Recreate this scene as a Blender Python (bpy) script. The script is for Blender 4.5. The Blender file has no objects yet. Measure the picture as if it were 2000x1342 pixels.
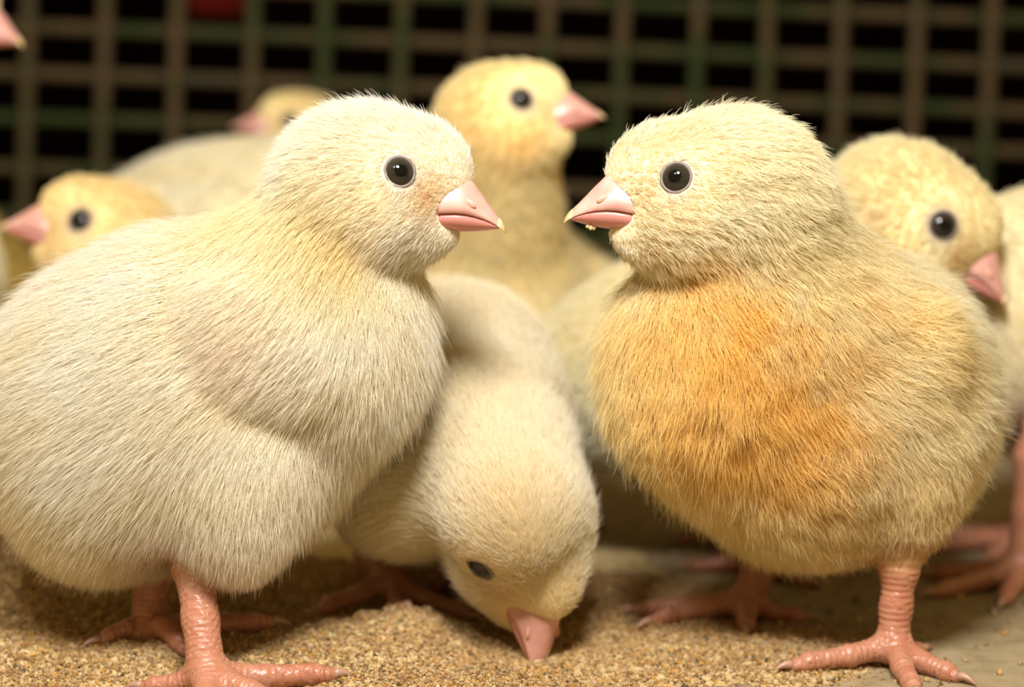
import bpy, math
import numpy as np
from mathutils import Matrix, Vector

# ------------------------------------------------------------------ camera
# All modelling below is written in centimetres; CM turns it into metres.
CM = 0.01
scene = bpy.context.scene
COL = scene.collection
PITCH = math.radians(6.75)
CAM = np.array([0.0, -35.0, 10.83])
FPX = 3500.0
cam_data = bpy.data.cameras.new('camera')
cam_data.sensor_width = 36.0
cam_data.lens = FPX / 2000.0 * 36.0
cam_data.clip_start = 0.01
cam_data.clip_end = 20.0
cam_data.dof.use_dof = True
cam_data.dof.focus_distance = 0.342
cam_data.dof.aperture_fstop = 7.5
cam = bpy.data.objects.new('camera', cam_data)
COL.objects.link(cam)
cam.location = CAM * CM
cam.rotation_euler = (math.pi / 2 - PITCH, 0, 0)
scene.camera = cam

# ------------------------------------------------------------------ light
world = bpy.data.worlds.new('world')
scene.world = world
world.use_nodes = True
world.node_tree.nodes['Background'].inputs[0].default_value = (1.0, 0.70, 0.28, 1)
world.node_tree.nodes['Background'].inputs[1].default_value = 0.40

def area_light(name, loc, target, size, power, col):
    l = bpy.data.lights.new(name, 'AREA')
    l.shape = 'DISK'
    l.size = size * CM
    l.energy = power
    l.color = col
    o = bpy.data.objects.new(name, l)
    COL.objects.link(o)
    o.location = Vector(loc) * CM
    o.rotation_euler = (Vector(target) - Vector(loc)).to_track_quat('-Z', 'Y').to_euler()
    return o

area_light('brooder_lamp', (0, -23, 36), (0, 2, 5), 10, 2.5, (1.0, 0.99, 0.96))
area_light('brooder_lamp_second', (-13, -24, 36), (-2, 3, 5), 3.5, 0.6, (1.0, 0.99, 0.96))
scene.cycles.max_bounces = 5
scene.cycles.diffuse_bounces = 4
scene.cycles.glossy_bounces = 2
scene.cycles.transmission_bounces = 4
scene.cycles.use_adaptive_sampling = True
scene.cycles.adaptive_threshold = 0.04
scene.cycles.use_denoising = True

vs = scene.view_settings
vs.view_transform = 'Standard'
vs.look = 'None'
vs.exposure = 0.0
vs.gamma = 1.0
vs.use_curve_mapping = False

rng = np.random.default_rng(7)

# ------------------------------------------------------------------ helpers
def V(*a):
    return np.array(a, dtype=float)

def unit(v):
    v = np.asarray(v, float)
    return v / (np.linalg.norm(v) + 1e-12)

def at(px, py, d):
    """the world point (cm) that stands d cm in front of the camera plane and shows at px, py"""
    f = V(0, math.cos(PITCH), -math.sin(PITCH))
    u = V(0, math.sin(PITCH), math.cos(PITCH))
    dr = f + V(1, 0, 0) * (px - 1000) / FPX + u * (671 - py) / FPX
    return CAM + dr * (d / dr[1])

def ps(px, d):
    return px * d / FPX

def vnoise(p, s, seed=0):
    """cheap smooth pseudo noise, three channels"""
    r = np.random.default_rng(seed)
    out = np.zeros((len(p), 3))
    for k in range(5):
        w = r.normal(size=(3, 3)) * s * (1 + 0.5 * k)
        ph = r.uniform(0, 6.28, 3)
        out += np.sin(p @ w + ph) / (1 + 0.4 * k)
    return out / 2.2

def tag(o, label, cat, group=None, kind=None):
    if label: o['label'] = label
    if cat: o['category'] = cat
    if group: o['group'] = group
    if kind: o['kind'] = kind

def mesh_obj(name, verts, faces, mat, parent=None, smooth=True, matrix=None):
    me = bpy.data.meshes.new(name)
    me.from_pydata([tuple(v) for v in np.asarray(verts) * CM], [], [tuple(int(i) for i in f) for f in faces])
    if smooth:
        me.shade_smooth()
    me.materials.append(mat)
    o = bpy.data.objects.new(name, me)
    COL.objects.link(o)
    if parent is not None:
        o.parent = parent
    if matrix is not None:
        o.matrix_local = matrix
    return o

def quad_mesh(name, verts, quads):
    me = bpy.data.meshes.new(name)
    n, m = len(verts), len(quads)
    k = quads.shape[1]
    me.vertices.add(n)
    me.vertices.foreach_set('co', (np.asarray(verts, np.float32) * CM).ravel())
    me.loops.add(m * k)
    me.loops.foreach_set('vertex_index', quads.astype(np.int32).ravel())
    me.polygons.add(m)
    me.polygons.foreach_set('loop_start', np.arange(m, dtype=np.int32) * k)
    me.polygons.foreach_set('loop_total', np.full(m, k, np.int32))
    me.update(calc_edges=True)
    return me

# ------------------------------------------------------------------ materials
def new_mat(name):
    m = bpy.data.materials.new(name)
    m.use_nodes = True
    nt = m.node_tree
    b = nt.nodes['Principled BSDF']
    return m, nt, b

def N(nt, t, **kw):
    n = nt.nodes.new(t)
    for k, v in kw.items():
        setattr(n, k, v)
    return n

def ramp(nt, stops):
    r = N(nt, 'ShaderNodeValToRGB')
    e = r.color_ramp.elements
    while len(e) < len(stops): e.new(0.5)
    for i, (p, c) in enumerate(stops):
        e[i].position = p
        e[i].color = (c[0], c[1], c[2], 1)
    return r

def mat_down():
    m = bpy.data.materials.new('chick_down')
    m.use_nodes = True
    nt = m.node_tree
    nt.nodes.clear()
    out = N(nt, 'ShaderNodeOutputMaterial')
    at_ = N(nt, 'ShaderNodeAttribute', attribute_name='col')
    hi = N(nt, 'ShaderNodeHairInfo')
    root = N(nt, 'ShaderNodeMix', data_type='RGBA', blend_type='MULTIPLY')
    root.inputs['Factor'].default_value = 1.0
    rr = ramp(nt, [(0.0, (0.93, 0.82, 0.56)), (0.65, (1, 1, 1))])
    nt.links.new(hi.outputs['Intercept'], rr.inputs[0])
    nt.links.new(at_.outputs['Color'], root.inputs['A'])
    nt.links.new(rr.outputs[0], root.inputs['B'])
    dif = N(nt, 'ShaderNodeBsdfDiffuse')
    tr = N(nt, 'ShaderNodeBsdfTranslucent')
    gl = N(nt, 'ShaderNodeBsdfHair')
    gl.component = 'Reflection'
    gl.inputs['Color'].default_value = (1, 0.97, 0.9, 1)
    gl.inputs['RoughnessU'].default_value = 0.25
    gl.inputs['RoughnessV'].default_value = 0.6
    nt.links.new(root.outputs['Result'], dif.inputs[0])
    nt.links.new(root.outputs['Result'], tr.inputs[0])
    m1 = N(nt, 'ShaderNodeMixShader'); m1.inputs[0].default_value = 0.5
    nt.links.new(dif.outputs[0], m1.inputs[1]); nt.links.new(tr.outputs[0], m1.inputs[2])
    m2 = N(nt, 'ShaderNodeMixShader'); m2.inputs[0].default_value = 0.035
    nt.links.new(m1.outputs[0], m2.inputs[1]); nt.links.new(gl.outputs[0], m2.inputs[2])
    nt.links.new(m2.outputs[0], out.inputs[0])
    return m

def mat_skin():
    m, nt, b = new_mat('chick_skin')
    a = N(nt, 'ShaderNodeAttribute', attribute_name='col')
    nt.links.new(a.outputs['Color'], b.inputs['Base Color'])
    lw = N(nt, 'ShaderNodeAttribute', attribute_name='legw')
    rg = N(nt, 'ShaderNodeMapRange')
    rg.inputs['To Min'].default_value = 0.9; rg.inputs['To Max'].default_value = 0.36
    nt.links.new(lw.outputs['Fac'], rg.inputs['Value'])
    nt.links.new(rg.outputs[0], b.inputs['Roughness'])
    sc_ = N(nt, 'ShaderNodeAttribute', attribute_name='scute')
    bead = N(nt, 'ShaderNodeTexVoronoi'); bead.inputs['Scale'].default_value = 1400
    tc = N(nt, 'ShaderNodeTexCoord')
    nt.links.new(tc.outputs['Object'], bead.inputs['Vector'])
    ad = N(nt, 'ShaderNodeMath', operation='MULTIPLY_ADD')
    ad.inputs[1].default_value = -0.25
    nt.links.new(bead.outputs['Distance'], ad.inputs[0]); nt.links.new(sc_.outputs['Fac'], ad.inputs[2])
    mu = N(nt, 'ShaderNodeMath', operation='MULTIPLY')
    nt.links.new(ad.outputs[0], mu.inputs[0]); nt.links.new(lw.outputs['Fac'], mu.inputs[1])
    bp = N(nt, 'ShaderNodeBump'); bp.inputs['Strength'].default_value = 0.55; bp.inputs['Distance'].default_value = 0.0004
    nt.links.new(mu.outputs[0], bp.inputs['Height'])
    nt.links.new(bp.outputs[0], b.inputs['Normal'])
    b.inputs['Subsurface Weight'].default_value = 0.25
    b.inputs['Subsurface Radius'].default_value = (0.004, 0.0018, 0.001)
    b.inputs['Subsurface Scale'].default_value = 0.5
    return m

def mat_simple(name, col, rough=0.5, sss=0.0, noise=None, spec=0.5, bump=0.0):
    m, nt, b = new_mat(name)
    b.inputs['Base Color'].default_value = (*col, 1)
    b.inputs['Roughness'].default_value = rough
    b.inputs['Specular IOR Level'].default_value = spec
    if sss:
        b.inputs['Subsurface Weight'].default_value = sss
        b.inputs['Subsurface Radius'].default_value = (0.003, 0.0012, 0.0008)
        b.inputs['Subsurface Scale'].default_value = 0.6
    if noise:
        tc = N(nt, 'ShaderNodeTexCoord')
        t = N(nt, 'ShaderNodeTexNoise'); t.inputs['Scale'].default_value = noise[0]
        t.inputs['Detail'].default_value = 5
        nt.links.new(tc.outputs['Object'], t.inputs['Vector'])
        r = ramp(nt, noise[1])
        nt.links.new(t.outputs['Fac'], r.inputs[0])
        nt.links.new(r.outputs[0], b.inputs['Base Color'])
        if bump:
            bp = N(nt, 'ShaderNodeBump'); bp.inputs['Strength'].default_value = 0.6; bp.inputs['Distance'].default_value = bump
            nt.links.new(t.outputs['Fac'], bp.inputs['Height']); nt.links.new(bp.outputs[0], b.inputs['Normal'])
    return m

def mat_eye():
    m, nt, b = new_mat('eye_gloss')
    tc = N(nt, 'ShaderNodeTexCoord')
    sx = N(nt, 'ShaderNodeSeparateXYZ')
    nt.links.new(tc.outputs['Object'], sx.inputs[0])
    cb = N(nt, 'ShaderNodeCombineXYZ')
    nt.links.new(sx.outputs[0], cb.inputs[0]); nt.links.new(sx.outputs[1], cb.inputs[1])
    ln = N(nt, 'ShaderNodeVectorMath', operation='LENGTH')
    nt.links.new(cb.outputs[0], ln.inputs[0])
    mp = N(nt, 'ShaderNodeMapRange'); mp.inputs['From Max'].default_value = 0.003
    nt.links.new(ln.outputs['Value'], mp.inputs[0])
    r = ramp(nt, [(0.0, (0.002, 0.002, 0.002)), (0.36, (0.002, 0.002, 0.002)), (0.5, (0.022, 0.018, 0.013)), (0.8, (0.03, 0.024, 0.018)), (1.0, (0.012, 0.01, 0.008))])
    nt.links.new(mp.outputs[0], r.inputs[0])
    nt.links.new(r.outputs[0], b.inputs['Base Color'])
    b.inputs['Roughness'].default_value = 0.06
    b.inputs['Specular IOR Level'].default_value = 0.4
    return m

def mat_wire():
    m, nt, b = new_mat('coated_wire')
    tc = N(nt, 'ShaderNodeTexCoord')
    oi = N(nt, 'ShaderNodeObjectInfo')
    ad = N(nt, 'ShaderNodeVectorMath', operation='ADD')
    mulr = N(nt, 'ShaderNodeMath', operation='MULTIPLY'); mulr.inputs[1].default_value = 7.0
    nt.links.new(oi.outputs['Random'], mulr.inputs[0])
    nt.links.new(tc.outputs['Object'], ad.inputs[0]); nt.links.new(mulr.outputs[0], ad.inputs[1])
    t = N(nt, 'ShaderNodeTexNoise'); t.inputs['Scale'].default_value = 26; t.inputs['Detail'].default_value = 3
    nt.links.new(ad.outputs[0], t.inputs['Vector'])
    r = ramp(nt, [(0.36, (0.025, 0.038, 0.009)), (0.47, (0.042, 0.043, 0.015)), (0.56, (0.078, 0.050, 0.022)), (0.68, (0.057, 0.046, 0.023))])
    nt.links.new(t.outputs['Fac'], r.inputs[0])
    nt.links.new(r.outputs[0], b.inputs['Base Color'])
    b.inputs['Roughness'].default_value = 0.75
    b.inputs['Specular IOR Level'].default_value = 0.15
    return m

def mat_attr(name, rough=0.8):
    m, nt, b = new_mat(name)
    a = N(nt, 'ShaderNodeAttribute', attribute_name='col')
    nt.links.new(a.outputs['Color'], b.inputs['Base Color'])
    b.inputs['Roughness'].default_value = rough
    return m

M_DOWN = mat_down()
M_SKIN = mat_skin()
M_EYE = mat_eye()
M_LID = mat_simple('eyelid_skin', (0.20, 0.155, 0.13), 0.6)
M_BEAK = mat_simple('beak_horn', (0.80, 0.44, 0.37), 0.28, 0.35, noise=(300, [(0.3, (0.62, 0.29, 0.235)), (0.7, (0.72, 0.41, 0.34))]))
M_LBEAK = mat_simple('lower_beak_horn', (0.58, 0.235, 0.20), 0.35, 0.35)
M_TIP = mat_simple('beak_tip_horn', (0.74, 0.50, 0.26), 0.35, 0.2)
M_NOSTRIL = mat_simple('nostril_horn', (0.70, 0.36, 0.26), 0.3, 0.3)
M_CLAW = mat_simple('claw_horn', (0.42, 0.24, 0.16), 0.35, 0.2)
M_WIRE = mat_wire()
M_FEED = mat_attr('crumbled_feed')
M_FEEDBED = mat_simple('feed_dust', (0.6, 0.44, 0.2), 0.95, noise=(900, [(0.25, (0.30, 0.20, 0.08)), (0.45, (0.52, 0.37, 0.16)), (0.7, (0.68, 0.52, 0.27))]), bump=0.0008)
M_FLOOR = mat_simple('dusty_concrete', (0.3, 0.24, 0.15), 0.9, noise=(160, [(0.25, (0.22, 0.155, 0.075)), (0.5, (0.31, 0.235, 0.125)), (0.75, (0.38, 0.29, 0.165))]), bump=0.0004)
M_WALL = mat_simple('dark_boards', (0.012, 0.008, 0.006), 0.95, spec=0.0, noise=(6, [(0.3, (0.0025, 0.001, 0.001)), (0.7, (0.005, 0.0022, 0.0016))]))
M_RED = mat_simple('red_plastic', (0.32, 0.01, 0.012), 0.5)
M_STEEL = mat_simple('dull_steel', (0.1, 0.09, 0.08), 0.5)

# ------------------------------------------------------------------ setting
def box(name, lo, hi, mat):
    x0, y0, z0 = lo; x1, y1, z1 = hi
    v = [(x0,y0,z0),(x1,y0,z0),(x1,y1,z0),(x0,y1,z0),(x0,y0,z1),(x1,y0,z1),(x1,y1,z1),(x0,y1,z1)]
    f = [(3,2,1,0),(4,5,6,7),(0,1,5,4),(1,2,6,5),(2,3,7,6),(3,0,4,7)]
    return mesh_obj(name, v, f, mat, smooth=False)

o = box('floor', (-140, -70, -3), (140, 150, 0), M_FLOOR); tag(o, 'dusty grey brown floor under the chicks', None, kind='structure')
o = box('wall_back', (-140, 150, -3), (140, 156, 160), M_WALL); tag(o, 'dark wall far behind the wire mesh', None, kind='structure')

# --- feed: a low uneven bed of meal, with loose crumbs on it
def heap(x, y):
    h = np.zeros_like(x)
    for cx, cy, sx, sy, hh in ((-10.0, 0.4, 3.0, 1.5, 0.35), (-4.0, 0.9, 3.2, 1.6, 0.45), (-2.3, 2.2, 1.3, 1.0, 0.45), (-0.6, -1.2, 2.6, 1.3, 0.22),
                               (4.4, 1.3, 2.6, 1.8, 0.30), (2.2, 3.6, 1.8, 2.2, 0.22), (-12.5, 5.0, 3.2, 3.0, 1.1), (-7.0, 6.0, 7.0, 4.0, 0.35),
                               (0.5, 0.9, 1.1, 0.8, -0.10), (-12, 10, 5, 5, 0.7), (-3, 9, 5, 4, 0.25), (-18, 1, 5, 5, 0.9)):
        h += hh * np.exp(-((x - cx) / sx) ** 2 - ((y - cy) / sy) ** 2)
    p = np.stack([x, y, 0 * x], -1).reshape(-1, 3)
    n = (vnoise(p, 1.1, 3)[:, 0] * 0.12 + vnoise(p, 3.4, 4)[:, 0] * 0.08).reshape(x.shape)
    return h + n * np.clip(h * 3, 0, 1) - 0.06

gx = np.arange(-26, 13.01, 0.16); gy = np.arange(-4, 20.01, 0.16)
X, Y = np.meshgrid(gx, gy, indexing='ij')
Z = heap(X, Y)
hv = np.stack([X, Y, np.maximum(Z, -0.25)], -1).reshape(-1, 3)
ii = np.arange(len(gx) * len(gy)).reshape(len(gx), len(gy))
q = np.stack([ii[:-1, :-1], ii[1:, :-1], ii[1:, 1:], ii[:-1, 1:]], -1).reshape(-1, 4)
keep = (hv[q][:, :, 2].max(1) > -0.05)
q = q[keep]
used, inv = np.unique(q, return_inverse=True)
bed_v = hv[used]; bed_q = inv.reshape(-1, 4)
bed_f = np.concatenate([bed_q[:, [0, 1, 2]], bed_q[:, [0, 2, 3]]])

def crumbs(name, n, xr, yr, smin, smax, label, on_heap=True):
    x = rng.uniform(*xr, n * 3); y = rng.uniform(*yr, n * 3)
    h = heap(x, y)
    if on_heap:
        ok = rng.random(n * 3) < np.clip(h * 6 + 0.25, 0.03, 1)
    else:
        ok = h < 0.03
    x, y, h = x[ok][:n], y[ok][:n], h[ok][:n]
    n = len(x)
    s = smin + (smax - smin) * rng.random(n) ** 2.5
    base = np.array([(1,0,0),(-1,0,0),(0,1,0),(0,-1,0),(0,0,1),(0,0,-1)], float)
    v = base[None] * rng.uniform(0.55, 1.25, (n, 6, 1)) + rng.normal(size=(n, 6, 3)) * 0.18
    A = np.linalg.qr(rng.normal(size=(n, 3, 3)))[0]
    v = np.einsum('nij,nkj->nki', A, v) * s[:, None, None]
    v += np.stack([x, y, np.maximum(h, 0) + s * 0.45], -1)[:, None, :]
    f = np.array([(0,2,4),(2,1,4),(1,3,4),(3,0,4),(2,0,5),(1,2,5),(3,1,5),(0,3,5)])
    faces = (np.arange(n)[:, None, None] * 6 + f[None]).reshape(-1, 3)
    v = v.reshape(-1, 3); nb = 0; fb = 0
    if on_heap:
        nb, fb = len(bed_v), len(bed_f)
        v = np.concatenate([bed_v, v]); faces = np.concatenate([bed_f, faces + nb])
    me = quad_mesh(name, v, faces)
    pal = np.array([(0.60,0.42,0.20),(0.50,0.33,0.14),(0.68,0.51,0.28),(0.72,0.44,0.10),(0.38,0.21,0.08),(0.74,0.62,0.42),(0.17,0.14,0.06)])
    c = pal[rng.choice(len(pal), n, p=[.3,.2,.2,.1,.08,.08,.04])] * rng.uniform(0.55, 0.92, (n, 1)) * np.array((0.88, 0.76, 0.63))
    a = me.attributes.new('col', 'FLOAT_COLOR', 'POINT')
    cc = np.ones((nb + n * 6, 4), np.float32); cc[nb:, :3] = np.repeat(c, 6, 0)
    a.data.foreach_set('color', cc.ravel())
    me.materials.append(M_FEED)
    if on_heap:
        me.materials.append(M_FEEDBED)
        me.polygons.foreach_set('material_index', np.concatenate([np.ones(fb, np.int32), np.zeros(len(faces) - fb, np.int32)]))
        me.polygons.foreach_set('use_smooth', np.concatenate([np.ones(fb, bool), np.zeros(len(faces) - fb, bool)]))
    o = bpy.data.objects.new(name, me); COL.objects.link(o)
    tag(o, label, 'feed', kind='stuff')
    return o

crumbs('feed_meal', 110000, (-12.5, 9), (-2.5, 8), 0.012, 0.065, 'heaped golden brown crumbled feed spread over the floor')
crumbs('scattered_crumbs', 900, (3, 16), (-2.5, 14), 0.02, 0.12, 'tan crumbs scattered on the bare floor at the right', on_heap=False)

# --- wire mesh behind the chicks: every wire its own part
def tube(name, length, r, mat, axis, n=10):
    t = np.linspace(0, 2 * math.pi, n, endpoint=False)
    ring = np.stack([np.cos(t) * r, np.sin(t) * r], -1)
    v = []
    segs = 8
    for k in range(segs + 1):
        z = length * k / segs
        wob = 0.02 * math.sin(k * 2.3)
        for a_, b_ in ring:
            v.append((a_ + wob, b_, z) if axis == 'z' else (z, b_, a_ + wob))
    f = []
    for k in range(segs):
        for j in range(n):
            q_ = (k * n + j, k * n + (j + 1) % n, (k + 1) * n + (j + 1) % n, (k + 1) * n + j)
            f.append(q_ if axis == 'z' else q_[::-1])
    f.append(tuple(range(n))[::-1] if axis == 'z' else tuple(range(n)))
    f.append(tuple(range(segs * n, segs * n + n)) if axis == 'z' else tuple(range(segs * n, segs * n + n))[::-1])
    me = bpy.data.meshes.new(name)
    me.from_pydata([tuple(np.array(p) * CM) for p in v], [], f)
    me.shade_smooth(); me.materials.append(mat)
    return me

FY = 29.0
fence = bpy.data.objects.new('wire_mesh_panel', None); COL.objects.link(fence)
fence.location = Vector((0, FY, 0.0)) * CM
fence.rotation_euler = (math.radians(-4.0), math.radians(2.2), 0)
tag(fence, 'green and rust brown wire mesh panel standing behind all the chicks', 'fence')
sx, sz = ps(144.6, 64), ps(92.5, 64)
off = at(1070, 100, 64)[0] % sx
vm = tube('vertical_wire', 34, 0.27, M_WIRE, 'z')
hm = tube('horizontal_wire', 74, 0.25, M_WIRE, 'x')
for k in range(-14, 15):
    o = bpy.data.objects.new('vertical_wire', vm); COL.objects.link(o); o.parent = fence
    o.location = Vector((off + k * sx - 0.55, 0, -0.6)) * CM
    o.rotation_euler = (0, rng.normal() * 0.004, 0)
zoff = (at(1000, 80, 64)[2]) % sz
for k in range(0, 19):
    o = bpy.data.objects.new('horizontal_wire', hm); COL.objects.link(o); o.parent = fence
    o.location = Vector((-37, 0.42, zoff + k * sz)) * CM
    o.rotation_euler = (0, rng.normal() * 0.003, 0)

# ------------------------------------------------------------------ implicit surface toolkit
class Prim:
    """an ellipsoid or round cone with the look of the down that grows on it"""
    def __init__(s, kind, zone='body', k=0.5, comb=(-1, 0, -0.4), length=0.5, lift=0.35, col=(0.9, 0.85, 0.66), **kw):
        s.kind, s.zone, s.k, s.comb, s.length, s.lift, s.col = kind, zone, k, comb, length, lift, np.array(col)
        s.t0 = 0.0
        s.__dict__.update(kw)
    def bounds(s):
        if s.kind == 'e':
            r = max(s.r); return s.c - r, s.c + r
        return np.minimum(s.a - s.ra, s.b - s.rb), np.maximum(s.a + s.ra, s.b + s.rb)
    def dist(s, p):
        if s.kind == 'e':
            l = (p - s.c) @ s.R
            q_ = l / s.r
            k0 = np.sqrt((q_ * q_).sum(-1)) + 1e-6
            q2 = q_ / s.r
            k1 = np.sqrt((q2 * q2).sum(-1)) + 1e-6
            return k0 * (k0 - 1) / k1
        ba = s.b - s.a
        t = np.clip(((p - s.a) @ ba) / (ba @ ba), 0, 1)
        d_ = p - s.a - t[..., None] * ba
        return np.sqrt((d_ * d_).sum(-1)) - (s.ra + (s.rb - s.ra) * t)

def rot(yaw=0, roll=0, pitch=0):
    return np.array(Matrix.Rotation(math.radians(yaw), 3, 'Z') @ Matrix.Rotation(math.radians(roll), 3, 'Y') @ Matrix.Rotation(math.radians(pitch), 3, 'X'))

def field(prims, p):
    F = None
    for s in prims:
        d_ = s.dist(p)
        if F is None: F = d_
        else:
            h = np.clip(0.5 + 0.5 * (F - d_) / s.k, 0, 1)
            F = F * (1 - h) + d_ * h - s.k * h * (1 - h)
    return F

def surface_nets(prims, h):
    lo = np.min([s.bounds()[0] for s in prims], 0) - 4 * h
    hi = np.max([s.bounds()[1] for s in prims], 0) + 4 * h
    n = np.ceil((hi - lo) / h).astype(int) + 1
    F = np.full(n, 50.0, np.float32)
    ax = [lo[i] + h * np.arange(n[i]) for i in range(3)]
    first = True
    for s in prims:
        a, b = s.bounds()
        m = s.k + 3 * h
        i0 = np.maximum(((a - m - lo) / h).astype(int), 0)
        i1 = np.minimum(((b + m - lo) / h).astype(int) + 2, n)
        sl = tuple(slice(i0[i], i1[i]) for i in range(3))
        g = np.stack(np.meshgrid(ax[0][sl[0]], ax[1][sl[1]], ax[2][sl[2]], indexing='ij'), -1)
        d_ = s.dist(g).astype(np.float32)
        f0 = F[sl]
        hh = np.clip(0.5 + 0.5 * (f0 - d_) / s.k, 0, 1)
        F[sl] = f0 * (1 - hh) + d_ * hh - s.k * hh * (1 - hh)
    ins = F < 0
    cnt = np.zeros(n - 1, np.int8)
    cor = [(i, j, k) for i in (0, 1) for j in (0, 1) for k in (0, 1)]
    for (i, j, k) in cor:
        cnt += ins[i:n[0]-1+i, j:n[1]-1+j, k:n[2]-1+k]
    act = np.argwhere((cnt > 0) & (cnt < 8))
    vals = {c: F[act[:, 0] + c[0], act[:, 1] + c[1], act[:, 2] + c[2]] for c in cor}
    acc = np.zeros((len(act), 3)); num = np.zeros(len(act))
    for c0 in cor:
        for axn in range(3):
            if c0[axn] == 1: continue
            c1 = list(c0); c1[axn] = 1; c1 = tuple(c1)
            f0, f1 = vals[c0], vals[c1]
            cr = (f0 < 0) != (f1 < 0)
            t = np.where(cr, f0 / np.where(f0 - f1 == 0, 1, f0 - f1), 0)
            pt = np.tile(np.array(c0, float), (len(act), 1)); pt[:, axn] += t
            acc += pt * cr[:, None]; num += cr
    verts = lo + h * (act + acc / num[:, None])
    idx = np.full(n - 1, -1, np.int64)
    idx[act[:, 0], act[:, 1], act[:, 2]] = np.arange(len(act))
    quads = []
    for axn in range(3):
        s0 = [slice(None)] * 3; s1 = [slice(None)] * 3
        s0[axn] = slice(0, -1); s1[axn] = slice(1, None)
        ch = np.argwhere(ins[tuple(s0)] != ins[tuple(s1)])
        u_, w_ = (axn + 1) % 3, (axn + 2) % 3
        q_ = []
        for du, dw in ((-1, -1), (0, -1), (0, 0), (-1, 0)):
            c = ch.copy(); c[:, u_] += du; c[:, w_] += dw
            q_.append(idx[c[:, 0], c[:, 1], c[:, 2]])
        q_ = np.stack(q_, -1)
        fl = ~ins[ch[:, 0], ch[:, 1], ch[:, 2]]
        q_[fl] = q_[fl][:, ::-1]
        quads.append(q_)
    return verts, np.concatenate(quads)

def weights(prims, p, tau=0.18):
    D = np.stack([s.dist(p) for s in prims], -1)
    D -= D.min(-1, keepdims=True)
    w = np.exp(-D / tau)
    return w / w.sum(-1, keepdims=True)

# ------------------------------------------------------------------ chick parts
def lathe_dome(r, n=28, m=14):
    v = [(0, 0, r)]; f = []
    for i in range(1, m):
        a = math.pi * i / m
        for j in range(n):
            b_ = 2 * math.pi * j / n
            v.append((r * math.sin(a) * math.cos(b_), r * math.sin(a) * math.sin(b_), r * math.cos(a)))
    v.append((0, 0, -r))
    for j in range(n): f.append((0, 1 + j, 1 + (j + 1) % n))
    for i in range(m - 2):
        for j in range(n):
            a = 1 + i * n + j; b_ = 1 + i * n + (j + 1) % n
            f.append((a, a + n, b_ + n, b_))
    e = len(v) - 1; s_ = 1 + (m - 2) * n
    for j in range(n): f.append((e, s_ + (j + 1) % n, s_ + j))
    return v, f

def torus(R, r, n=32, m=10, zs=1.0, z0=0.0):
    v = []; f = []
    for i in range(n):
        a = 2 * math.pi * i / n
        rr_ = r * (1 + 0.12 * math.sin(a * 9))
        for j in range(m):
            b_ = 2 * math.pi * j / m
            v.append(((R + rr_ * math.cos(b_)) * math.cos(a), (R + rr_ * math.cos(b_)) * math.sin(a), z0 + zs * rr_ * math.sin(b_)))
    for i in range(n):
        for j in range(m):
            f.append((i * m + j, ((i + 1) % n) * m + j, ((i + 1) % n) * m + (j + 1) % m, i * m + (j + 1) % m))
    return v, f

BX = np.array([0.0, 0.3, 0.55, 0.72, 0.9, 1.05, 1.18, 1.28, 1.35, 1.39, 1.405])
CUL = np.array([0.98, 1.02, 1.00, 0.90, 0.68, 0.48, 0.315, 0.20, 0.11, 0.03, -0.045])
TOM = np.array([0.24, 0.27, 0.28, 0.265, 0.225, 0.175, 0.115, 0.055, 0.0, -0.045, -0.075])
WID = np.array([0.60, 0.56, 0.50, 0.45, 0.38, 0.315, 0.25, 0.19, 0.14, 0.095, 0.05])
BOT = np.array([-0.05, -0.07, -0.08, -0.075, -0.06, -0.045, -0.02, 0.0, 0.0, 0.0, 0.0])

def beak_upper(i0, i1, grow=1.0):
    n = 17; v = []; f = []
    K = range(i0, i1)
    for k in K:
        for j in range(n):
            ph = math.pi * j / (n - 1)
            y = math.cos(ph); z = math.sin(ph)
            yy = WID[k] * grow * (abs(y) ** 0.9) * (1 if y > 0 else -1) * (1 - 0.30 * z ** 1.5)
            v.append((BX[k], yy, TOM[k] + (CUL[k] - TOM[k]) * (z ** 0.95) * grow))
    m = len(K)
    for k in range(m - 1):
        for j in range(n - 1):
            f.append((k*n+j, k*n+j+1, (k+1)*n+j+1, (k+1)*n+j))
        f.append((k*n+n-1, k*n, (k+1)*n, (k+1)*n+n-1))
    f.append(tuple(range((m-1)*n, m*n)))
    f.append(tuple(range(n))[::-1])
    return v, f

def beak_lower():
    n = 13; v = []; f = []
    K = 8
    for k in range(K):
        top = TOM[k] - 0.012; bot = BOT[k]
        if top - bot < 0.02: bot = top - 0.02
        for j in range(n):
            ph = math.pi * j / (n - 1)
            y = math.cos(ph); z = math.sin(ph)
            v.append((BX[k], WID[k] * 0.93 * y, top - (top - bot) * z ** 0.7))
    for k in range(K - 1):
        for j in range(n - 1):
            f.append((k*n+j, (k+1)*n+j, (k+1)*n+j+1, k*n+j+1))
        f.append((k*n+n-1, (k+1)*n+n-1, (k+1)*n, k*n))
    f.append(tuple(range((K-1)*n, K*n))[::-1])
    f.append(tuple(range(n)))
    return v, f

BU, BT, BL = beak_upper(0, 10), beak_upper(7, 11, 1.05), beak_lower()
DOME, LID = lathe_dome(0.335), torus(0.288, 0.034, zs=0.8, z0=0.185)

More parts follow.
